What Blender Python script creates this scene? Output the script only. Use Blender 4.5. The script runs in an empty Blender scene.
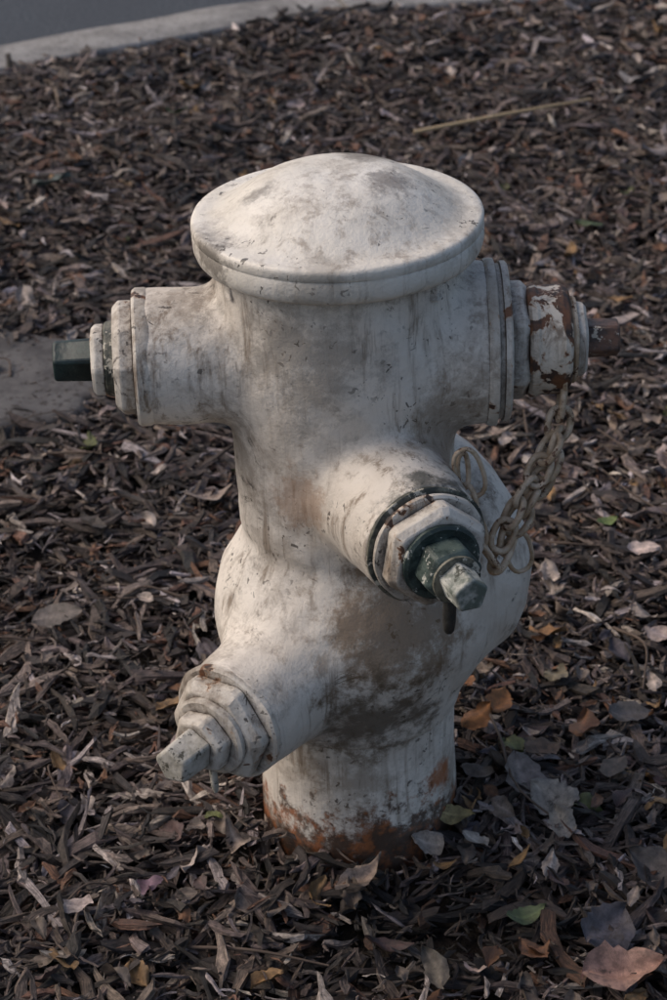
import bpy, math, numpy as np
from mathutils import Vector, Matrix
R=math.radians
rng=np.random.default_rng(7)
sc=bpy.context.scene
sc.view_settings.view_transform='Standard'
sc.view_settings.look='None'; sc.view_settings.exposure=0; sc.view_settings.gamma=1

# ------------------------------------------------------------ camera
cam=bpy.data.cameras.new('camera'); co=bpy.data.objects.new('camera',cam); sc.collection.objects.link(co)
co.location=(0,-1.936,1.5); co.rotation_euler=(R(60),0,0)
cam.sensor_fit='VERTICAL'; cam.sensor_height=36; cam.sensor_width=24; cam.lens=79.2
cam.clip_start=.05; cam.clip_end=2000
cam.dof.use_dof=True; cam.dof.focus_distance=2.05; cam.dof.aperture_fstop=11
sc.camera=co

# ------------------------------------------------------------ light
SUN_EL,SUN_AZ=44,-80      # az from +Y toward +X
w=bpy.data.worlds.new('World'); sc.world=w; w.use_nodes=True
nt=w.node_tree; bg=nt.nodes['Background']
sky=nt.nodes.new('ShaderNodeTexSky'); sky.sky_type='NISHITA'; sky.sun_disc=False
sky.sun_elevation=R(SUN_EL); sky.sun_rotation=R(SUN_AZ%360); sky.dust_density=4; sky.air_density=1.0; sky.ozone_density=.7
nt.links.new(sky.outputs[0],bg.inputs[0]); bg.inputs[1].default_value=.15
sl=bpy.data.lights.new('sun','SUN'); so=bpy.data.objects.new('sun',sl); sc.collection.objects.link(so)
sl.energy=1.05; sl.angle=R(42); sl.color=(1,.865,.73)
d=Vector((math.sin(R(SUN_AZ))*math.cos(R(SUN_EL)),math.cos(R(SUN_AZ))*math.cos(R(SUN_EL)),math.sin(R(SUN_EL))))
so.rotation_euler=d.to_track_quat('Z','Y').to_euler(); so.location=(-3,3,5)

# ------------------------------------------------------------ helpers
def mkmesh(name,verts,faces,mat=None,smooth=True,sharp=None,col=None,parent=None,vec=None):
    me=bpy.data.meshes.new(name)
    verts=np.asarray(verts,dtype=np.float32)
    if isinstance(faces,np.ndarray):
        n=len(faces); k=faces.shape[1]
        me.vertices.add(len(verts)); me.vertices.foreach_set('co',verts.ravel())
        me.loops.add(n*k); me.loops.foreach_set('vertex_index',faces.ravel().astype(np.int32))
        me.polygons.add(n); me.polygons.foreach_set('loop_start',np.arange(0,n*k,k,dtype=np.int32))
        me.update(calc_edges=True)
    else:
        me.from_pydata(verts.tolist(),[],faces)
        me.validate()
    me.polygons.foreach_set('use_smooth',np.full(len(me.polygons),smooth,dtype=bool))
    if sharp: me.set_sharp_from_angle(angle=R(sharp))
    if col is not None:
        a=me.color_attributes.new('col','FLOAT_COLOR','POINT')
        c=np.ones((len(verts),4),dtype=np.float32); c[:,:3]=col; a.data.foreach_set('color',c.ravel())
    if vec is not None:
        a=me.attributes.new('grain','FLOAT_VECTOR','POINT'); a.data.foreach_set('vector',np.asarray(vec,np.float32).ravel())
    me.update()
    ob=bpy.data.objects.new(name,me); sc.collection.objects.link(ob)
    if mat: me.materials.append(mat)
    if parent: ob.parent=parent
    return ob

class M:
    def __init__(s,name):
        s.m=bpy.data.materials.new(name); s.m.use_nodes=True; s.nt=s.m.node_tree
        s.b=s.nt.nodes['Principled BSDF']; s.tc=s.nt.nodes.new('ShaderNodeTexCoord')
    def n(s,t): return s.nt.nodes.new(t)
    def l(s,a,b): s.nt.links.new(a,b)
    def put(s,sock,v):
        if isinstance(v,(int,float)): sock.default_value=v
        elif isinstance(v,tuple): sock.default_value=(*v,1) if len(v)==3 and sock.type=='RGBA' else v
        else: s.l(v,sock)
    def math(s,op,a,b=0,clamp=False):
        n=s.n('ShaderNodeMath'); n.operation=op; n.use_clamp=clamp; s.put(n.inputs[0],a); s.put(n.inputs[1],b); return n.outputs[0]
    def noise(s,scale,detail=4,rough=.55,dist=0,vec=None,sc3=None,off=(0,0,0)):
        n=s.n('ShaderNodeTexNoise'); n.inputs['Scale'].default_value=scale; n.inputs['Detail'].default_value=detail
        n.inputs['Roughness'].default_value=rough; n.inputs['Distortion'].default_value=dist
        mp=s.n('ShaderNodeMapping'); s.l(vec or s.tc.outputs['Object'],mp.inputs[0])
        mp.inputs['Location'].default_value=off
        if sc3: mp.inputs['Scale'].default_value=sc3
        s.l(mp.outputs[0],n.inputs['Vector']); return n.outputs[0]
    def ramp(s,f,a,b,lo=0,hi=1):
        n=s.n('ShaderNodeMapRange'); n.clamp=True; n.interpolation_type='SMOOTHSTEP'; s.put(n.inputs[0],f)
        n.inputs[1].default_value=a; n.inputs[2].default_value=b; n.inputs[3].default_value=lo; n.inputs[4].default_value=hi
        return n.outputs[0]
    def mix(s,f,a,b,mode='MIX'):
        n=s.n('ShaderNodeMix'); n.data_type='RGBA'; n.blend_type=mode
        s.put(n.inputs[0],f); s.put(n.inputs[6],a); s.put(n.inputs[7],b); return n.outputs[2]
    def vor(s,scale,feature='F1'):
        n=s.n('ShaderNodeTexVoronoi'); n.feature=feature; n.inputs['Scale'].default_value=scale; s.l(s.tc.outputs['Object'],n.inputs['Vector']); return n
    def dist(s,p):
        n=s.n('ShaderNodeVectorMath'); n.operation='DISTANCE'; s.l(s.tc.outputs['Object'],n.inputs[0]); n.inputs[1].default_value=p; return n.outputs['Value']
    def z(s):
        n=s.n('ShaderNodeSeparateXYZ'); s.l(s.tc.outputs['Object'],n.inputs[0]); return n.outputs
    def attr(s,nm):
        n=s.n('ShaderNodeAttribute'); n.attribute_name=nm; return n.outputs
    def bump(s,h,strength=.3,distance=.002,prev=None):
        n=s.n('ShaderNodeBump'); n.inputs['Strength'].default_value=strength; n.inputs['Distance'].default_value=distance
        s.l(h,n.inputs['Height'])
        if prev: s.l(prev,n.inputs['Normal'])
        return n.outputs[0]
    def out(s,col,rough=.6,nrm=None,spec=.4,metal=0):
        s.put(s.b.inputs['Base Color'],col); s.put(s.b.inputs['Roughness'],rough); s.b.inputs['Specular IOR Level'].default_value=spec
        s.put(s.b.inputs['Metallic'],metal)
        if nrm: s.l(nrm,s.b.inputs['Normal'])
        return s.m

def paint(name,rust=0.0,dirt=1.0,base=(.73,.67,.595),base2=(.57,.51,.44),spots=True,marks=(),gloss=.42):
    m=M(name)
    c=m.mix(m.ramp(m.noise(6,4,.6),.36,.62),base2,base)
    fine=m.math('SUBTRACT',m.noise(100,4,.8,.4,off=(6,6,1)),.5)
    # broad soft brownish grime
    g=m.ramp(m.math('ADD',m.noise(6.5,6,.66,.6,off=(3,1,2)),m.math('MULTIPLY',fine,.35)),.49,.70)
    c=m.mix(m.math('MULTIPLY',g,.66*dirt),c,(.21,.165,.125))
    g3=m.ramp(m.math('ADD',m.noise(24,5,.7,.5,off=(1,7,2)),m.math('MULTIPLY',fine,.3)),.56,.76)
    c=m.mix(m.math('MULTIPLY',g3,.50*dirt),c,(.18,.15,.12))
    # vertical run-off streaks, gathered in patches
    stm=m.ramp(m.noise(8,3,.6,off=(2,8,5)),.38,.60,.25,1)
    st=m.math('MULTIPLY',m.ramp(m.noise(1,5,.72,.35,sc3=(58,58,4.5)),.50,.68),stm)
    c=m.mix(m.math('MULTIPLY',st,.80*dirt),c,(.17,.12,.08))
    # rubbed black smears with flaky edges
    sm=m.noise(11,8,.80,1.6,off=(8,3,9))
    c=m.mix(m.ramp(sm,.60,.655,0,.85*dirt),c,(.075,.062,.05))
    # darker brown in the crevices, broken up by fine noise
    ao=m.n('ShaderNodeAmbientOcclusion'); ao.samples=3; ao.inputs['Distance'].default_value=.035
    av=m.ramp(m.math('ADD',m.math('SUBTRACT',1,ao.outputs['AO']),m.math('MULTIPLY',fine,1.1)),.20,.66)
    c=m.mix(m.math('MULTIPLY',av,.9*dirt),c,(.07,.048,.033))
    # dark specks
    sp=m.math('MULTIPLY',m.ramp(m.noise(120,2,.6,.5),.63,.67),m.ramp(m.noise(9,3,.6,off=(9,2,4)),.47,.62))
    sp2=m.ramp(m.noise(48,5,.78,1.0,off=(4,4,4)),.665,.70)
    spk=m.math('MAXIMUM',sp,sp2)
    c=m.mix(m.math('MULTIPLY',spk,.85),c,(.045,.037,.03))
    n1=m.math('SUBTRACT',m.noise(26,6,.76),.5)
    sl_=list(marks)
    if spots:
        sl_+=[((.045,-.125,.30),.11,.92,(.16,.095,.045)),((.02,-.12,.20),.085,.95,(.08,.058,.035)),
                        ((-.045,-.105,.44),.05,.6,(.30,.155,.075)),((.092,-.055,.075),.034,1,(.32,.10,.025)),
                        ((.09,-.06,.50),.07,.65,(.19,.13,.08)),((-.03,-.1,.60),.09,.6,(.15,.125,.10)),
                        ((.085,-.185,.49),.055,1,(.04,.045,.04)),((.0,-.115,.03),.06,.9,(.12,.048,.022)),((-.01,-.12,.10),.07,.6,(.15,.10,.055)),
                        ((-.10,.0,.62),.05,.6,(.10,.085,.07)),((.10,-.05,.38),.07,.7,(.16,.11,.065)),((-.07,-.08,.37),.06,.4,(.22,.17,.12))]
    for p,r,amt,cc in sl_:
        q=m.math('ADD',m.math('MULTIPLY',m.dist(p),-1/r),1)
        q=m.math('ADD',q,m.math('MULTIPLY',n1,3.0))
        c=m.mix(m.math('MULTIPLY',m.ramp(q,.1,.75),amt*.85),c,cc)
    if spots:
        zz=m.z()[2]
        q=m.math('ADD',m.math('MULTIPLY',zz,-1/.075),1.0); q=m.math('ADD',q,m.math('MULTIPLY',n1,4.2))
        c=m.mix(m.ramp(q,.15,.7,0,.92),c,m.mix(m.ramp(m.noise(45,5,.7),.45,.62),(.06,.034,.022),(.27,.09,.028)))
    nn=m.bump(m.noise(45,4,.65),.5,.004)
    nn=m.bump(m.noise(280,3,.7),.35,.0012,nn)
    if rust>0:
        nn_=m.noise(34,6,.62,.5,off=(2,5,1))
        rm=m.ramp(nn_,.655-rust*.25,.665-rust*.25)
        edge=m.ramp(nn_,.625-rust*.25,.655-rust*.25)
        c=m.mix(m.math('MULTIPLY',edge,.6),c,(.36,.20,.10))
        rc=m.mix(m.ramp(m.noise(70,4),.35,.65),(.035,.024,.02),(.17,.07,.03))
        c=m.mix(rm,c,rc); nn=m.bump(m.math('SUBTRACT',1,rm),.7,.0012,nn)
    else: nn=m.bump(m.math('SUBTRACT',1,sp2),.5,.001,nn)
    return m.out(c,m.ramp(sm,.3,.7,gloss,.72),nn,.45)

def darkmetal(name,a,b,cc=(.4,.37,.32),chip=.66,rough=.5):
    m=M(name)
    c=m.mix(m.ramp(m.noise(45,5,.65),.4,.62),a,b)
    c=m.mix(m.ramp(m.noise(60,5,.75,off=(3,3,3)),chip,chip+.04),c,cc)
    nn=m.bump(m.noise(120,4,.7),.6,.0025)
    return m.out(c,rough,nn,.5)

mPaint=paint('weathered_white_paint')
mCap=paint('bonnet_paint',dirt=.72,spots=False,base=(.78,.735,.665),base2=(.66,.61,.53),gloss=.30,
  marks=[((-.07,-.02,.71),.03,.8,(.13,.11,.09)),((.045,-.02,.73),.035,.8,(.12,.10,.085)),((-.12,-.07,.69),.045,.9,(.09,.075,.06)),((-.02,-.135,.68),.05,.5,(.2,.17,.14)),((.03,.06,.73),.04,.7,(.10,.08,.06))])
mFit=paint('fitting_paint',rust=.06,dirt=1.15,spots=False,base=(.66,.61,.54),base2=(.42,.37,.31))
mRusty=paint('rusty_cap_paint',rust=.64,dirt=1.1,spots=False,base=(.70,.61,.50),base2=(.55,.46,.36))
mGreen=darkmetal('dark_green_nut',(.010,.022,.023),(.022,.042,.040),(.20,.21,.19),.66)
mGG=darkmetal('lichen_grey_nut',(.10,.12,.10),(.40,.40,.36),(.04,.045,.035),.56)
mGD=darkmetal('dark_stem_nut',(.012,.024,.022),(.06,.085,.075),(.42,.42,.38),.58)
mPale=darkmetal('pale_stem_nut',(.30,.28,.235),(.48,.45,.40),(.07,.065,.05),.57,.6)
mGasket=darkmetal('grimy_gasket',(.03,.035,.03),(.17,.16,.12),(.45,.42,.35),.55)
mDark=darkmetal('black_drip_spout',(.010,.010,.009),(.03,.028,.024),(.10,.09,.07),.64)
mRustNut=darkmetal('rusty_nut',(.045,.03,.025),(.13,.065,.04),(.45,.40,.33),.60)
mChain=darkmetal('weathered_chain',(.36,.25,.155),(.56,.44,.32),(.11,.05,.025),.56)

# ------------------------------------------------------------ hydrant
hyd=bpy.data.objects.new('fire_hydrant',None); sc.collection.objects.link(hyd)
hyd.location=(.029,0,0); hyd.rotation_euler=(0,R(-2.1),0)

def unit(v): v=np.array(v,float); return v/np.linalg.norm(v)
aF=R(22); DF=unit((math.sin(aF),-math.cos(aF),0.0)); OF=np.array((0,0,.437))
aL=R(-36); DL=unit((math.sin(aL),-math.cos(aL),0.0)); OL=np.array((0,0,.234))
DW=unit((-1,-.07,.016)); OW=np.array((0,0,.555))
DE=unit((1,.02,-.010)); OE=np.array((0,0,.556))
DB=unit((.74,.65,.04))

def cone(P,a,b,ra,rb,rd=.004):
    a=np.array(a,float); b=np.array(b,float); ra-=rd; rb-=rd
    ax=b-a; L=np.linalg.norm(ax); ax/=L
    q=P-a; t=q@ax; rr=np.sqrt(np.maximum((q*q).sum(-1)-t*t,1e-12))
    s=(rb-ra)/L; cs=1/math.sqrt(1+s*s)
    ds=(rr-(ra+s*t))*cs; dc=np.abs(t-L/2)-(L/2-rd)
    return np.minimum(np.maximum(ds,dc),0)+np.sqrt(np.maximum(ds,0)**2+np.maximum(dc,0)**2)-rd
def smin(a,b,k):
    h=np.maximum(k-np.abs(a-b),0)/k
    return np.minimum(a,b)-h*h*h*k/6
def ell(P,c,r):
    r=np.array(r); q=(P-np.array(c)); k0=np.linalg.norm(q/r,axis=-1); k1=np.linalg.norm(q/(r*r),axis=-1)+1e-9
    return k0*(k0-1)/k1
def sdf(P):
    d=cone(P,(0,0,.20),(0,0,.39),.106,.107)
    d=smin(d,cone(P,(-.002,0,.37),(-.002,0,.668),.107,.118),.02)
    b=ell(P,(0,0,.266),(.142,.143,.126))
    b=smin(b,cone(P,(0,0,.148),(0,0,.26),.110,.124,.006),.05)
    e=cone(P,(.0,.0,.288),np.array((0,0,.288))+DB*.160,.146,.134,.055)
    b=smin(b,e,.03)
    d=smin(d,b,.026)
    d=smin(d,cone(P,OW,OW+DW*.192,.069,.066),.035)
    d=smin(d,cone(P,OE,OE+DE*.142,.084,.079),.035)
    d=smin(d,cone(P,OF,OF+DF*.195,.081,.060),.026)
    d=smin(d,cone(P,OL,OL+DL*.212,.073,.061),.036)
    x,y,z=P[...,0],P[...,1],P[...,2]
    d=d+.0010*np.sin(x*61+y*37)*np.sin(z*53+x*20)+.0006*np.sin(z*120+y*90)*np.sin(x*110)
    return d
lo=np.array((-.225,-.225,.12)); hi=np.array((.275,.26,.69)); h=.0036
ax=[np.arange(lo[i],hi[i],h) for i in range(3)]
nx,ny,nz=[len(a) for a in ax]
V=np.empty((nx,ny,nz),np.float32)
YY,ZZ=np.meshgrid(ax[1],ax[2],indexing='ij')
for i0 in range(0,nx,8):
    xs=ax[0][i0:i0+8]
    P=np.empty((len(xs),ny,nz,3)); P[...,0]=xs[:,None,None]; P[...,1]=YY; P[...,2]=ZZ
    V[i0:i0+8]=sdf(P)
ins=V<0
cnt=np.zeros((nx-1,ny-1,nz-1),np.int8)
for a in (0,1):
    for b in (0,1):
        for c in (0,1): cnt+=ins[a:nx-1+a,b:ny-1+b,c:nz-1+c]
act=(cnt>0)&(cnt<8)
idx=-np.ones(act.shape,np.int64); ijk=np.argwhere(act); idx[act]=np.arange(len(ijk))
Vt=lo+(ijk+.5)*h
quads=[]
def addq(e,o,cells):
    s=np.argwhere(e)
    if not len(s): return
    ori=o[e]
    q=np.stack([idx[tuple((s+np.array(c)).T)] for c in cells],1)
    q[~ori]=q[~ori][:,::-1]; quads.append(q)
e=(ins[:-1,1:-1,1:-1]!=ins[1:,1:-1,1:-1]); addq(e,ins[:-1,1:-1,1:-1],[(0,0,0),(0,1,0),(0,1,1),(0,0,1)])
e=(ins[1:-1,:-1,1:-1]!=ins[1:-1,1:,1:-1]); addq(e,ins[1:-1,:-1,1:-1],[(0,0,0),(0,0,1),(1,0,1),(1,0,0)])
e=(ins[1:-1,1:-1,:-1]!=ins[1:-1,1:-1,1:]); addq(e,ins[1:-1,1:-1,:-1],[(0,0,0),(1,0,0),(1,1,0),(0,1,0)])
Q=np.concatenate(quads)
def project(v,n=3):
    for _ in range(n):
        d0=sdf(v); g=np.empty_like(v); ep=.0008
        for i in range(3):
            o=np.zeros(3); o[i]=ep; g[:,i]=(sdf(v+o)-sdf(v-o))/(2*ep)
        v=v-g*(np.clip(d0,-h,h)/np.maximum((g*g).sum(1),.3))[:,None]
    return v
E=np.concatenate([Q[:,[0,1]],Q[:,[1,2]],Q[:,[2,3]],Q[:,[3,0]]])
for it in range(3):
    acc=np.zeros_like(Vt)
    for i in range(3): acc[:,i]=np.bincount(E[:,0],Vt[E[:,1],i],len(Vt))+np.bincount(E[:,1],Vt[E[:,0],i],len(Vt))
    deg=np.bincount(E[:,0],minlength=len(Vt))+np.bincount(E[:,1],minlength=len(Vt))
    Vt=acc/deg[:,None]
    Vt=project(Vt,2)
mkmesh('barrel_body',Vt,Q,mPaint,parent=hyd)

def frame(dv):
    dv=unit(dv); up=np.array((0,0,1.)) if abs(dv[2])<.9 else np.array((0,1.,0))
    u=unit(np.cross(up,dv)); v=np.cross(dv,u); return u,v,dv
def lathe(name,o,dv,prof,n,mat,phase=0,sharp=30,wob=0.0):
    u,v,dv=frame(dv); o=np.array(o,float); vs=[]; fs=[]
    for j,(l,r) in enumerate(prof):
        for i in range(n):
            a=2*math.pi*i/n+phase
            rr=r*(1+wob*math.sin(a*3+j*.5)+wob*.6*math.sin(a*7+1.3*j)+wob*.35*math.sin(a*13+l*300))
            vs.append(o+dv*(l+wob*.03*math.sin(a*5+1))+u*math.cos(a)*rr+v*math.sin(a)*rr)
    for j in range(len(prof)-1):
        for i in range(n):
            a=j*n+i; b=j*n+(i+1)%n; fs.append((a,b,b+n,a+n))
    fs.append(tuple(reversed(range(n)))); fs.append(tuple(range((len(prof)-1)*n,len(prof)*n)))
    return mkmesh(name,vs,fs,mat,True,sharp,parent=hyd)
def nut(name,o,dv,l0,l1,r,n,mat,phase=0,ch=.12,taper=1.0):
    c=r*ch; r1=r*taper
    u,v,dvv=frame(dv); o=np.array(o,float); ring=[]
    for i in range(n):
        a=2*math.pi*i/n+phase
        for s in (-1,1): ring.append((a+s*.07*6/n,1.0+rng.normal(0,.014)))
    k=len(ring); prof=[(l0,r),(l0+c*.5,r),(l1-c,r1),(l1,r1-c)]
    vs=[];fs=[]
    for l,rr in prof:
        for a,m_ in ring: vs.append(o+dvv*l+u*math.cos(a)*rr*m_+v*math.sin(a)*rr*m_)
    for j in range(3):
        for i in range(k):
            a=j*k+i;b=j*k+(i+1)%k; fs.append((a,b,b+k,a+k))
    fs.append(tuple(reversed(range(k)))); fs.append(tuple(range(3*k,4*k)))
    ob=mkmesh(name,vs,fs,mat,True,18,parent=hyd)
    bv=ob.modifiers.new('b','BEVEL'); bv.width=.0014; bv.segments=2; bv.limit_method='ANGLE'; bv.angle_limit=R(25)
    return ob

Z=(0,0,1)
lathe('standpipe',(0,0,0),Z,[(-.12,.106),(-.02,.107),(.03,.106),(.09,.104),(.135,.105),(.152,.106)],96,mPaint,wob=.004)
prof=[(.650,.098),(.650,.108),(.657,.112),(.6615,.126),(.663,.1335),(.667,.1368),(.673,.1385),(.6845,.1387),(.6865,.1377),(.6885,.1388),(.694,.1390),(.6970,.1380),(.6985,.1350),(.6988,.129),(.6992,.123),(.7008,.117),(.7055,.108),(.712,.099),(.7195,.088),(.7265,.077),(.7320,.065),(.7358,.053),(.7382,.040),(.7392,.026),(.7394,.012),(.7394,.002)]
lathe('bonnet',(0,0,-.001),Z,prof,128,mCap,sharp=50,wob=.0018)
for a in (-150,-40,60,150):
    p=np.array((math.cos(R(a))*.112,math.sin(R(a))*.112,.0))
    nut('bonnet_lug',p,Z,.638,.660,.010,6,mPaint)
# left outlet
lathe('outlet_flange_left',OW,DW,[(.186,.060),(.186,.0655),(.19,.0675),(.199,.0675),(.202,.065),(.202,.05)],72,mFit,wob=.006)
nut('cap_hex_left',OW,DW,.202,.222,.0565,8,mFit,.2)
lathe('cap_boss_left',OW,DW,[(.22,.038),(.229,.036),(.231,.034),(.231,.02)],48,mGasket)
nut('cap_ring_left',OW,DW,.231,.244,.035,6,mFit,.1)
nut('operating_nut_left',OW,DW,.242,.281,.0215,5,mGreen,.4,.1,.93)
# right outlet
lathe('outlet_flange_right',OE,DE,[(.138,.07),(.138,.0805),(.141,.082),(.1475,.082),(.1495,.076),(.153,.076),(.154,.0785),(.159,.0785),(.161,.076),(.161,.05)],72,mFit,wob=.005)
nut('cap_hex_right',OE,DE,.160,.181,.0585,6,mFit,.3)
lathe('hose_cap_right',OE,DE,[(.178,.04),(.179,.0525),(.182,.055),(.187,.0555),(.19,.0535),(.205,.0535),(.213,.0545),(.218,.052),(.221,.046),(.221,.02)],64,mRusty,wob=.008)
lathe('chain_ring',OE,DE,[(.221,.03),(.2215,.041),(.224,.043),(.227,.041),(.2275,.03)],48,mChain,wob=.012)
lathe('cap_boss_right',OE,DE,[(.2275,.02),(.2275,.037),(.234,.036),(.237,.032),(.237,.015)],48,mFit,wob=.012)
nut('operating_nut_right',OE,DE,.236,.270,.0205,5,mRustNut,.9,.1,.95)
# front outlet
lathe('outlet_flange_front',OF,DF,[(.190,.05),(.190,.0580),(.193,.0600),(.1965,.0600),(.198,.057),(.198,.04)],72,mGasket,wob=.010)
lathe('cap_collar_front',OF,DF,[(.1985,.04),(.1985,.054),(.201,.0565),(.2045,.056),(.206,.0535),(.206,.03)],72,mFit,wob=.008)
nut('cap_hex_front',OF,DF,.206,.227,.0520,6,mFit,.35,.14)
lathe('cap_boss_front',OF,DF,[(.227,.02),(.227,.038),(.231,.038),(.233,.035),(.233,.015)],48,mGD,wob=.01)
nut('stem_nut_front',OF,DF,.233,.262,.0285,6,mGD,.1,.16)
lathe('stem_washer_front',OF,DF,[(.262,.01),(.262,.0235),(.265,.0235),(.266,.01)],40,mGasket)
nut('operating_nut_front',OF,DF,.264,.296,.0185,5,mGG,.3,.1,.93)
p=OF+DF*.250
lathe('drip_spout',p-np.array((0,0,.016)),(-.05,-.12,-1),[(0,.0062),(.034,.0062),(.044,.005),(.047,.003)],16,mDark)
# lower left outlet
lathe('outlet_flange_lower',OL,DL,[(.205,.05),(.205,.060),(.208,.062),(.2135,.062),(.2155,.059),(.2155,.04)],72,mFit,wob=.014)
nut('cap_hex_lower',OL,DL,.2155,.236,.0555,6,mFit,.1,.16)
lathe('cap_boss_lower',OL,DL,[(.236,.02),(.236,.041),(.241,.041),(.243,.038),(.243,.015)],48,mFit,wob=.012)
nut('stem_nut_lower',OL,DL,.243,.262,.0315,6,mFit,.25,.16)
nut('operating_nut_lower',OL,DL,.262,.300,.0215,5,mPale,.5,.12,.93)
lathe('drip_stem_lower',OL+DL*.24-np.array((0,0,.03)),(0.05,-.05,-1),[(0,.004),(.03,.004),(.037,.002)],12,mPale)

# chain
def link(c,t,nrm,a=.0125,b=.0078,r=.0023,n=20,k=8):
    t=unit(t); nrm=unit(nrm-np.dot(nrm,t)*t); s=np.cross(nrm,t); vs=[];fs=[]
    for i in range(n):
        th=2*math.pi*i/n
        ct=math.copysign(abs(math.cos(th))**.8,math.cos(th)); st=math.copysign(abs(math.sin(th))**.8,math.sin(th))
        p=c+t*ct*a+s*st*b; rad=unit(t*math.cos(th)/a+s*math.sin(th)/b)
        for j in range(k):
            ph=2*math.pi*j/k; vs.append(p+rad*math.cos(ph)*r+nrm*math.sin(ph)*r)
    for i in range(n):
        for j in range(k): fs.append((i*k+j,((i+1)%n)*k+j,((i+1)%n)*k+(j+1)%k,i*k+(j+1)%k))
    return vs,fs
def bez(pts,n):
    pts=[np.array(p,float) for p in pts]; P=[2*pts[0]-pts[1]]+pts+[2*pts[-1]-pts[-2]]; out=[]
    for i in range(1,len(P)-2):
        for t in np.linspace(0,1,40,endpoint=False):
            p0,p1,p2,p3=P[i-1:i+3]
            out.append(.5*((2*p1)+(-p0+p2)*t+(2*p0-5*p1+4*p2-p3)*t*t+(-p0+3*p1-3*p2+p3)*t**3))
    out.append(pts[-1]); out=np.array(out); s=np.r_[0,np.cumsum(np.linalg.norm(np.diff(out,axis=0),axis=1))]
    tt=np.linspace(0,s[-1],n); return np.stack([np.interp(tt,s,out[:,i]) for i in range(3)],1),s[-1]
def chain(name,pts,step,tw,**kw):
    _,L=bez(pts,10); n=int(L/step); P,_=bez(pts,n+1); vs=[];fs=[]
    for i in range(n):
        c=(P[i]+P[i+1])/2; t=P[i+1]-P[i]; base=np.cross(t,(0.3,-1,.2)); base=unit(base); o2=unit(np.cross(t,base))
        a=(i%2)*math.pi/2*.9+tw*i+rng.normal(0,.2); nn=base*math.cos(a)+o2*math.sin(a)
        v,f=link(c,t+rng.normal(0,.002,3),nn,**kw); o=len(vs); vs+=v; fs+=[tuple(x+o for x in q) for q in f]
    return mkmesh(name,vs,fs,mChain,parent=hyd)
chain('cap_chain',[(.212,-.034,.515),(.209,-.042,.488),(.204,-.050,.462),(.190,-.06,.432),(.172,-.072,.405),(.156,-.085,.385),(.145,-.105,.362)],.0205,.35,r=.0037,a=.0165,b=.0112)
chain('cap_chain_doubled',[(.203,-.056,.478),(.184,-.068,.440),(.160,-.085,.410),(.146,-.105,.385)],.0205,.5,r=.0034,a=.0160,b=.0105)
chain('cap_chain_slack',[(.145,-.105,.362),(.133,-.108,.380),(.122,-.106,.412),(.115,-.102,.448),(.110,-.098,.484)],.026,.3,r=.0026,a=.0180,b=.0095)
for i,(c,t) in enumerate([((.214,-.032,.522),(0,-.3,1)),((.168,-.075,.360),(.2,.3,-1)),((.118,-.108,.470),(.3,.1,-1))]):
    v,f=link(np.array(c),np.array(t),np.array((.3,-1,0)) if i else np.array((1,0.,0)),a=.028 if i else .018,b=.013 if i else .010,r=.0024)
    mkmesh('chain_link_loose',v,f,mChain,parent=hyd)

# ------------------------------------------------------------ ground
def Yc(x): return 2.83+.372*x-.242*np.sqrt(x*x+.0225)
def terr(x,y):
    return .012*np.sin(x*3.1+1)*np.sin(y*2.3+.4)+.008*np.sin(x*7.3+y*5.1)+.006*np.sin(x*13-y*11+2)-.004
m=M('dark_soil')
c=m.mix(m.ramp(m.noise(40,6,.7),.35,.65),(.013,.010,.008),(.05,.038,.03))
v=m.vor(55); c=m.mix(m.ramp(m.noise(9,4),.5,.6,0,.6),c,v.outputs['Color'],'MULTIPLY')
soil=m.out(c,.9,m.bump(m.noise(70,5,.7),1.0,.02),.2)
xs=np.concatenate([np.linspace(-40,-3,30),np.linspace(-2.9,2.9,146),np.linspace(3,40,30)])
nv=110; vs=[]
for x in xs:
    y1=float(Yc(x))+.03; y0=-45.
    tt=np.concatenate([np.linspace(0,1,12,endpoint=False)*(min(y1-.5,-1.6)-y0)+y0, np.linspace(min(y1-.5,-1.6),y1,nv-12)])
    for y in tt: vs.append((x,y,terr(x,y)-.016))
nxx=len(xs); fs=np.array([(i*nv+j,(i+1)*nv+j,(i+1)*nv+j+1,i*nv+j+1) for i in range(nxx-1) for j in range(nv-1)])
mkmesh('mulch_bed_soil',vs,fs,soil)
m=M('dry_ground'); c=m.mix(m.ramp(m.noise(1.5,8,.6),.35,.65),(.06,.055,.035),(.12,.10,.07)); gm=m.out(c,.95,None,.2)
mkmesh('ground',[(-600,-600,-.16),(600,-600,-.16),(600,600,-.16),(-600,600,-.16)],[(0,1,2,3)],gm)
m=M('asphalt'); v=m.vor(260)
c=m.mix(m.ramp(m.noise(120,4,.7),.35,.7),(.038,.044,.053),(.10,.112,.13)); c=m.mix(m.ramp(m.noise(3,4),.4,.6,0,.4),c,(.055,.061,.072))
am=m.out(c,.85,m.bump(v.outputs['Distance'],.6,.004),.3)
xr=np.linspace(-40,40,161); vs=[]
for x in xr:
    y=float(Yc(x)); vs+= [(x,y+.10,-.125),(x,y+9,-.125)]
fs=[(2*i,2*i+2,2*i+3,2*i+1) for i in range(len(xr)-1)]
mkmesh('road',vs,fs,am)
m=M('curb_concrete'); c=m.mix(m.ramp(m.noise(12,7,.7),.35,.65),(.20,.19,.18),(.33,.315,.30))
c=m.mix(m.ramp(m.noise(110,4,.6),.56,.64,0,.7),c,(.10,.095,.09)); c=m.mix(m.ramp(m.noise(4,6,.7,off=(3,3,0)),.50,.66,0,.7),c,(.13,.12,.115))
cm=m.out(c,.85,m.bump(m.noise(120,5,.75),.6,.004),.3)
sec=[(0,-.15),(0,.006),(.004,.012),(.012,.015),(.135,.012),(.150,.008),(.160,-.002),(.168,-.02),(.180,-.14)]
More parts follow.
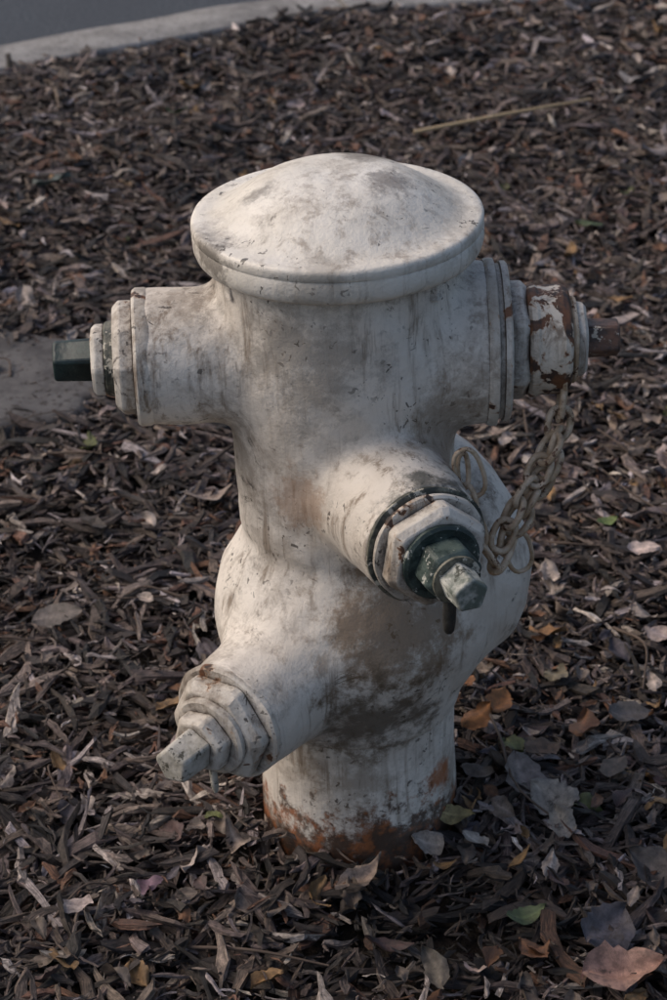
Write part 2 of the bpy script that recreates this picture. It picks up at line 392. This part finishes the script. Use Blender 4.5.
vs=[];fs=[]
joints=[-30,-7.5,-6,-4.5,-3,-1.5,.03,1.53,3.03,4.53,6.03,30]
for a,b in zip(joints[:-1],joints[1:]):
    X=np.linspace(a+.006,b-.006,30); o=len(vs)
    for x in X:
        sl_=(Yc(x+.01)-Yc(x-.01))/.02; nrm=np.array((-sl_,1.))/math.sqrt(1+sl_*sl_)
        for (dd,zz) in sec: vs.append((x+nrm[0]*dd,Yc(x)+nrm[1]*dd+.002*math.sin(x*31+dd*9),zz+.0015*math.sin(x*23)))
    k=len(sec)
    for i in range(29):
        for j in range(k-1): fs.append((o+i*k+j,o+i*k+j+1,o+(i+1)*k+j+1,o+(i+1)*k+j))
    fs.append(tuple(o+j for j in range(k))); fs.append(tuple(o+29*k+j for j in reversed(range(k))))
mkmesh('curb',vs,fs,cm,True,30)
SX,SY,SA,SB=-.68,1.0,.37,.20
vs=[];fs=[]; ns=56
def srad(a): return 1+.07*math.sin(2*a+1)+.06*math.sin(5*a)+.035*math.sin(11*a+2)+.02*math.sin(23*a)
for j,(s,z) in enumerate([(1.04,-.03),(1.0,.016),(.985,.022),(.95,.0245),(.6,.026),(.2,.025)]):
    for i in range(ns):
        a=2*math.pi*i/ns; r=srad(a)
        vs.append((SX+SA*s*r*math.cos(a),SY+SB*s*r*math.sin(a),z-.006+.002*math.sin(a*4)))
for j in range(5):
    for i in range(ns): fs.append((j*ns+i,j*ns+(i+1)%ns,(j+1)*ns+(i+1)%ns,(j+1)*ns+i))
fs.append(tuple(range(5*ns,6*ns)))
m=M('stone_grey'); c=m.mix(m.ramp(m.noise(14,7,.7),.35,.65),(.065,.06,.06),(.13,.122,.118)); c=m.mix(m.ramp(m.noise(90,4),.54,.64,0,.8),c,(.035,.028,.024))
mkmesh('flat_stone',vs,fs,m.out(c,.85,m.bump(m.noise(60,6,.75),.7,.006),.3),True,60)

# ------------------------------------------------------------ mulch chips
WX,WY=.14,-.215      # damp bare patch beside the standpipe
def damp(x,y): return np.clip(1.25-np.sqrt(((x-WX)/.15)**2+((y-WY)/.085)**2),0,1)
def frames(N,tiltsd):
    yaw=rng.uniform(0,2*math.pi,N); pit=rng.normal(0,tiltsd,N); rol=rng.normal(0,tiltsd*1.6,N)
    t=np.stack([np.cos(yaw)*np.cos(pit),np.sin(yaw)*np.cos(pit),np.sin(pit)],1)
    s=np.stack([-np.sin(yaw),np.cos(yaw),np.zeros(N)],1); n=np.cross(t,s)
    s2=s*np.cos(rol)[:,None]+n*np.sin(rol)[:,None]; n2=np.cross(t,s2); return t,s2,n2
def scatter(N,x0,x1,y0,y1,keepst=.88,wet=.5):
    x=rng.uniform(x0,x1,N); y=rng.uniform(y0,y1,N)
    ok=(y<Yc(x)-.006)&((x-.029)**2+y*y>.112**2)
    rr=((x-SX)/SA)**2+((y-SY)/SB)**2
    ok&=~((rr<1.05)&(rng.random(N)<keepst*np.clip((1.15-rr)*2.0,0,1)))
    ok&=rng.random(N)>damp(x,y)*wet
    return x[ok],y[ok]
def chips(name,x,y,Lr,mat,zamp=.02,tilt=.2,wr=(.07,.30),Ls=.5,wmax=.015):
    N=len(x); L=np.exp(rng.normal(math.log(Lr),Ls,N)).clip(.006,.10); W=(L*rng.uniform(wr[0],wr[1],N)).clip(.0012,wmax)
    T=(W*rng.uniform(.2,.7,N)).clip(.0008,.005)
    t,s,n=frames(N,tilt); c=np.stack([x,y,terr(x,y)+rng.uniform(-.012,zamp,N)-.002],1)
    K=5; u=np.linspace(-.5,.5,K); bend=rng.normal(0,.07,N)*L; sb=rng.normal(0,.07,N)*L; twi=rng.normal(0,.5,N)
    tp0=rng.uniform(.05,1,N); tp1=rng.uniform(.25,1.05,N)
    off0=rng.uniform(0,50,(N,3))
    verts=np.empty((N,K,4,3),np.float32); gr=np.empty((N,K,4,3),np.float32)
    for k in range(K):
        wk=W*rng.uniform(.72,1.2,N)
        if k==0: wk=W*tp0
        if k==1: wk=wk*(.45+.55*tp0)
        if k==K-1: wk=W*tp1
        off=bend*(4*u[k]**2-.5)+rng.normal(0,.012,N)*L; off2=sb*(4*u[k]**2-.5)+rng.normal(0,.014,N)*L
        a=twi*u[k]*2; ss=s*np.cos(a)[:,None]+n*np.sin(a)[:,None]; nn=n*np.cos(a)[:,None]-s*np.sin(a)[:,None]
        for q,(p1,p2) in enumerate(((-1,-1),(1,-1),(.85,1),(-.85,1))):
            jag=rng.normal(0,.10 if k in(0,K-1) else .03,N)*L*.8
            cc=c+t*(L*u[k]+jag)[:,None]+n*off[:,None]+s*off2[:,None]
            jt=rng.uniform(.75,1.25,N)
            verts[:,k,q]=cc+ss*(wk*.5*p1*jt)[:,None]+nn*(T*.5*p2*rng.uniform(.4,1.5,N))[:,None]
            gr[:,k,q,0]=off0[:,0]+L*u[k]*60; gr[:,k,q,1]=off0[:,1]+W*p1*.5*650; gr[:,k,q,2]=off0[:,2]+T*p2*.5*650
    base=np.arange(N)[:,None]*K*4; F=[]
    for k in range(K-1):
        for q in range(4): F.append(np.array([k*4+q,k*4+(q+1)%4,(k+1)*4+(q+1)%4,(k+1)*4+q]))
    F.append(np.array([3,2,1,0])); F.append(np.array([(K-1)*4+i for i in range(4)]))
    F=np.array(F); faces=(base[:,:,None]+F[None]).reshape(-1,4)
    pal=np.array([(.036,.027,.021),(.064,.046,.036),(.104,.075,.057),(.165,.125,.10),(.27,.225,.19),(.125,.062,.036),(.020,.016,.013),(.42,.36,.31)])
    pr=np.array([.19,.22,.19,.145,.08,.055,.095,.025]); ci=rng.choice(len(pal),N,p=pr)
    col=pal[ci]*rng.uniform(.7,1.3,N)[:,None]; col[:,2]*=rng.uniform(.95,1.2,N)
    col*=(1-.72*np.clip(damp(x,y)*1.6,0,1))[:,None]
    colv=np.repeat(col,K*4,axis=0)
    return mkmesh(name,verts.reshape(-1,3),faces,mat,False,None,colv,vec=gr.reshape(-1,3))
m=M('bark_mulch'); at=m.attr('col'); gv=m.attr('grain')[1]
fib=m.noise(1,3,.65,.3,vec=gv)
g=m.math('MULTIPLY',m.ramp(fib,.30,.70,.42,1.6),m.ramp(m.noise(140,3,.7),.3,.7,.62,1.35))
cc=m.n('ShaderNodeVectorMath'); cc.operation='SCALE'; m.l(at[0],cc.inputs[0]); m.l(g,cc.inputs[3])
bark=m.out(cc.outputs[0],.66,m.bump(fib,1.0,.0025),.45)
xa,ya=scatter(40000,-1.0,1.0,-.75,2.97); keep=np.abs(xa)<.42+.16*(ya+.75); xa,ya=xa[keep],ya[keep]
xb,yb=scatter(30000,-2.3,2.3,-1.2,3.2)
chips('bark_mulch',np.r_[xa,xb],np.r_[ya,yb],.034,bark)
xa,ya=scatter(48000,-1.0,1.0,-.75,2.4,.8,.1); keep=np.abs(xa)<.42+.16*(ya+.75); xa,ya=xa[keep],ya[keep]
chips('bark_mulch_shreds',xa,ya,.013,bark,zamp=.026,tilt=.3,wr=(.06,.3),wmax=.005)

# ------------------------------------------------------------ leaves
m=M('dry_leaf'); at=m.attr('col'); gv=m.attr('grain')[1]
wv=m.n('ShaderNodeTexWave'); wv.inputs['Scale'].default_value=2.2; wv.inputs['Distortion'].default_value=1.5; m.l(gv,wv.inputs['Vector'])
vein=wv.outputs['Fac']
g=m.math('MULTIPLY',m.ramp(m.noise(90,5,.75),.3,.7,.55,1.3),m.ramp(vein,0,1,.88,1.1))
cc=m.n('ShaderNodeVectorMath'); cc.operation='SCALE'; m.l(at[0],cc.inputs[0]); m.l(g,cc.inputs[3])
cx=m.mix(m.ramp(m.noise(70,5,.7,off=(5,5,5)),.56,.68,0,.75),cc.outputs[0],(.035,.025,.018))
leafm=m.out(cx,.55,m.bump(vein,.35,.001,m.bump(m.noise(120,4,.7),.5,.003)),.45)
def leaves(name,C,L,W,yaw,pit,rol,curl,fold,col,oval,rough=1.0):
    N=len(L); A,B=13,9; u=np.linspace(0,1,A); v=np.linspace(-1,1,B)
    t=np.stack([np.cos(yaw)*np.cos(pit),np.sin(yaw)*np.cos(pit),np.sin(pit)],1)
    s=np.stack([-np.sin(yaw),np.cos(yaw),0*yaw],1); n=np.cross(t,s); s2=s*np.cos(rol)[:,None]+n*np.sin(rol)[:,None]; n2=np.cross(t,s2)
    verts=np.empty((N,A,B,3),np.float32); cols=np.empty((N,A,B,3),np.float32); gr=np.empty((N,A,B,3),np.float32)
    ph=rng.uniform(0,6,(N,4)); side=rng.normal(0,.10,N); crim=rng.uniform(.4,1.6,N)*rough
    cut=np.where(rng.random(N)<.25,rng.uniform(.55,.9,N),1.0)
    for i in range(A):
        ui=u[i]*cut
        wu=(np.sin(math.pi*np.clip(ui,0,1)**oval).clip(0,1)**.75)+.02
        wl=wu*rng.uniform(.80,1.10,N); wr_=wu*rng.uniform(.80,1.10,N)
        for j in range(B):
            ws=wl if v[j]<0 else wr_
            w=W*.5*ws*v[j]
            zz=fold*np.abs(v[j])*W*.5*ws+curl*L*((ui-.5)**2*4-.3)+crim*L*(.035*np.sin(ui*9+v[j]*2+ph[:,0])*abs(v[j])+.025*np.sin(ui*6+ph[:,1])+.03*np.sin(v[j]*3.5+ui*4+ph[:,2])+.015*np.sin(ui*19+ph[:,3])*v[j])
            tt=L*(ui-.5)-.05*L*abs(v[j])
            verts[:,i,j]=C+t*tt[:,None]+s2*(w+side*L*(ui-.5)**2*2)[:,None]+n2*zz[:,None]
            cols[:,i,j]=col*(1.35 if j==B//2 else 1.0)*(1-.35*abs(v[j])*rng.uniform(0,1,N))[:,None]
            gr[:,i,j,0]=ui*10-abs(v[j])*2.2+ph[:,0]; gr[:,i,j,1]=0; gr[:,i,j,2]=0
    base=np.arange(N)[:,None]*A*B
    F=np.array([(i*B+j,(i+1)*B+j,(i+1)*B+j+1,i*B+j+1) for i in range(A-1) for j in range(B-1)])
    faces=(base[:,:,None]+F[None]).reshape(-1,4)
    return mkmesh(name,verts.reshape(-1,3),faces,leafm,True,None,cols.reshape(-1,3),vec=gr.reshape(-1,3))
xa,ya=scatter(760,-1.1,1.1,-.7,2.9,wet=.95); xb,yb=scatter(500,-2.3,2.3,-1.2,3.1,wet=.95); xc,yc=scatter(210,.12,.75,-.5,.9,wet=.95); xd,yd=scatter(70,-.6,.6,-.5,0,wet=.95)
x=np.r_[xa,xb,xc,xd]; y=np.r_[ya,yb,yc,yd]; N=len(x)
pal=np.array([(.13,.10,.08),(.23,.18,.15),(.36,.295,.255),(.15,.07,.035),(.085,.05,.045),(.10,.11,.035),(.24,.14,.06),(.42,.32,.29),(.09,.075,.085)])
ci=rng.choice(len(pal),N,p=[.22,.22,.13,.11,.10,.03,.07,.04,.08])
L=rng.uniform(.020,.050,N); oval=rng.uniform(.75,1.25,N)
leaves('fallen_leaves',np.stack([x,y,terr(x,y)+.019+rng.uniform(-.006,.008,N)],1),L,L*rng.uniform(.35,.65,N),rng.uniform(0,6.28,N),rng.normal(0,.22,N),rng.normal(0,.35,N),rng.normal(.12,.15,N),rng.uniform(0,.6,N),pal[ci]*rng.uniform(.8,1.2,N)[:,None],oval,1.5)
BL=[(.215,-.02,.08,.05,-60,(.20,.16,.14)),(.245,-.045,.07,.045,-40,(.30,.26,.22)),(.285,.10,.05,.035,80,(.15,.065,.03)),
(.235,.05,.05,.035,30,(.11,.065,.04)),(.19,.13,.05,.03,70,(.24,.10,.03)),(.165,.10,.045,.03,40,(.26,.105,.03)),(.15,.17,.04,.026,100,(.22,.095,.035)),
(.26,.28,.045,.03,-10,(.22,.11,.04)),(.40,.48,.042,.026,0,(.55,.43,.38)),(.34,.13,.055,.035,20,(.13,.11,.10)),
(.385,.34,.055,.026,-60,(.26,.21,.18)),(.275,-.25,.065,.055,50,(.09,.08,.09)),(.285,-.305,.085,.055,15,(.36,.21,.16)),
(.195,-.225,.045,.022,25,(.085,.11,.05)),(.03,-.145,.06,.026,35,(.32,.24,.19)),(.155,-.105,.042,.024,-30,(.36,.31,.26)),
(.13,-.06,.045,.022,-15,(.28,.23,.11)),(.11,-.10,.05,.030,-10,(.31,.26,.22)),(-.255,-.205,.050,.025,15,(.42,.34,.31)),
(-.19,-.165,.045,.026,95,(.14,.08,.11)),(.245,-.09,.05,.03,-80,(.30,.25,.20)),(.31,.02,.05,.03,60,(.09,.065,.05)),
(-.16,.62,.075,.03,20,(.34,.26,.21)),(.40,.30,.045,.026,-40,(.34,.27,.25)),(.29,.72,.06,.03,-20,(.35,.30,.27)),
(-.62,1.30,.10,.035,40,(.16,.18,.16)),(-.50,1.75,.07,.025,10,(.08,.10,.09)),(.10,-.29,.055,.026,110,(.10,.085,.07)),
(.27,.20,.045,.026,10,(.17,.14,.09)),(.45,1.6,.06,.025,0,(.06,.085,.035)),(-.30,2.1,.04,.02,0,(.06,.10,.035)),(.36,.55,.03,.02,20,(.13,.18,.05)),
(-.11,.45,.065,.03,-25,(.24,.19,.16)),(.33,-.16,.065,.045,150,(.10,.08,.07)),(-.34,.35,.065,.035,20,(.17,.14,.12)),(.2,1.75,.07,.045,0,(.28,.24,.22)),(.6,1.9,.07,.035,20,(.24,.20,.19)),(.62,2.35,.08,.035,-15,(.24,.22,.22))]
B_=np.array([b[:5] for b in BL]); n_=len(BL)
leaves('large_fallen_leaves',np.stack([B_[:,0],B_[:,1],terr(B_[:,0],B_[:,1])+.026+rng.uniform(0,.006,n_)],1),B_[:,2],B_[:,3],np.radians(B_[:,4]),rng.normal(0,.14,n_),rng.normal(0,.25,n_),rng.uniform(.03,.25,n_),rng.uniform(0,.5,n_),np.array([b[5] for b in BL]),np.full(n_,.9),1.1)
# ------------------------------------------------------------ twigs
def tube(pts,r,k=6):
    P,_=bez(pts,14); vs=[];fs=[]
    for i in range(14):
        u_,v_,_d=frame(P[min(i+1,13)]-P[max(i-1,0)]); rr=r*(1-.5*i/13)
        for j in range(k): vs.append(P[i]+u_*math.cos(6.283*j/k)*rr+v_*math.sin(6.283*j/k)*rr)
    for i in range(13):
        for j in range(k): fs.append((i*k+j,i*k+(j+1)%k,(i+1)*k+(j+1)%k,(i+1)*k+j))
    return vs,fs
def twigs(name,lst,mat):
    V_=[];F_=[]
    for pts,r in lst:
        v,f=tube(pts,r); o=len(V_); V_+=v; F_+=[tuple(x+o for x in q) for q in f]
    mkmesh(name,V_,F_,mat)
m=M('straw'); strawm=m.out((.42,.31,.18),.6)
twigs('straw_stalk',[([(.15,1.98,.035),(.33,2.06,.042),(.50,2.16,.036)],.0042)],strawm)
m=M('twig_bark'); twm=m.out(m.mix(m.noise(60,4),(.03,.02,.016),(.14,.10,.075)),.8)
lst=[([(.17,.16,.03),(.185,.05,.05),(.20,-.03,.04),(.26,-.10,.03)],.0022),([(.34,.30,.03),(.37,.24,.045),(.36,.17,.03)],.0022)]
for i in range(190):
    x=rng.uniform(-1.3,1.3); y=rng.uniform(-.6,2.3)
    if (x-.03)**2+y*y<.2**2: continue
    a=rng.uniform(0,6.28); L_=rng.uniform(.05,.16); dx,dy=math.cos(a)*L_,math.sin(a)*L_; z0=float(terr(x,y))+.018
    lst.append(([(x-dx/2,y-dy/2,z0+rng.uniform(-.01,.01)),(x+rng.normal(0,.012),y+rng.normal(0,.012),z0+rng.uniform(0,.015)),(x+dx/2,y+dy/2,z0+rng.uniform(-.01,.012))],rng.uniform(.0009,.0024)))
twigs('twigs',lst,twm)
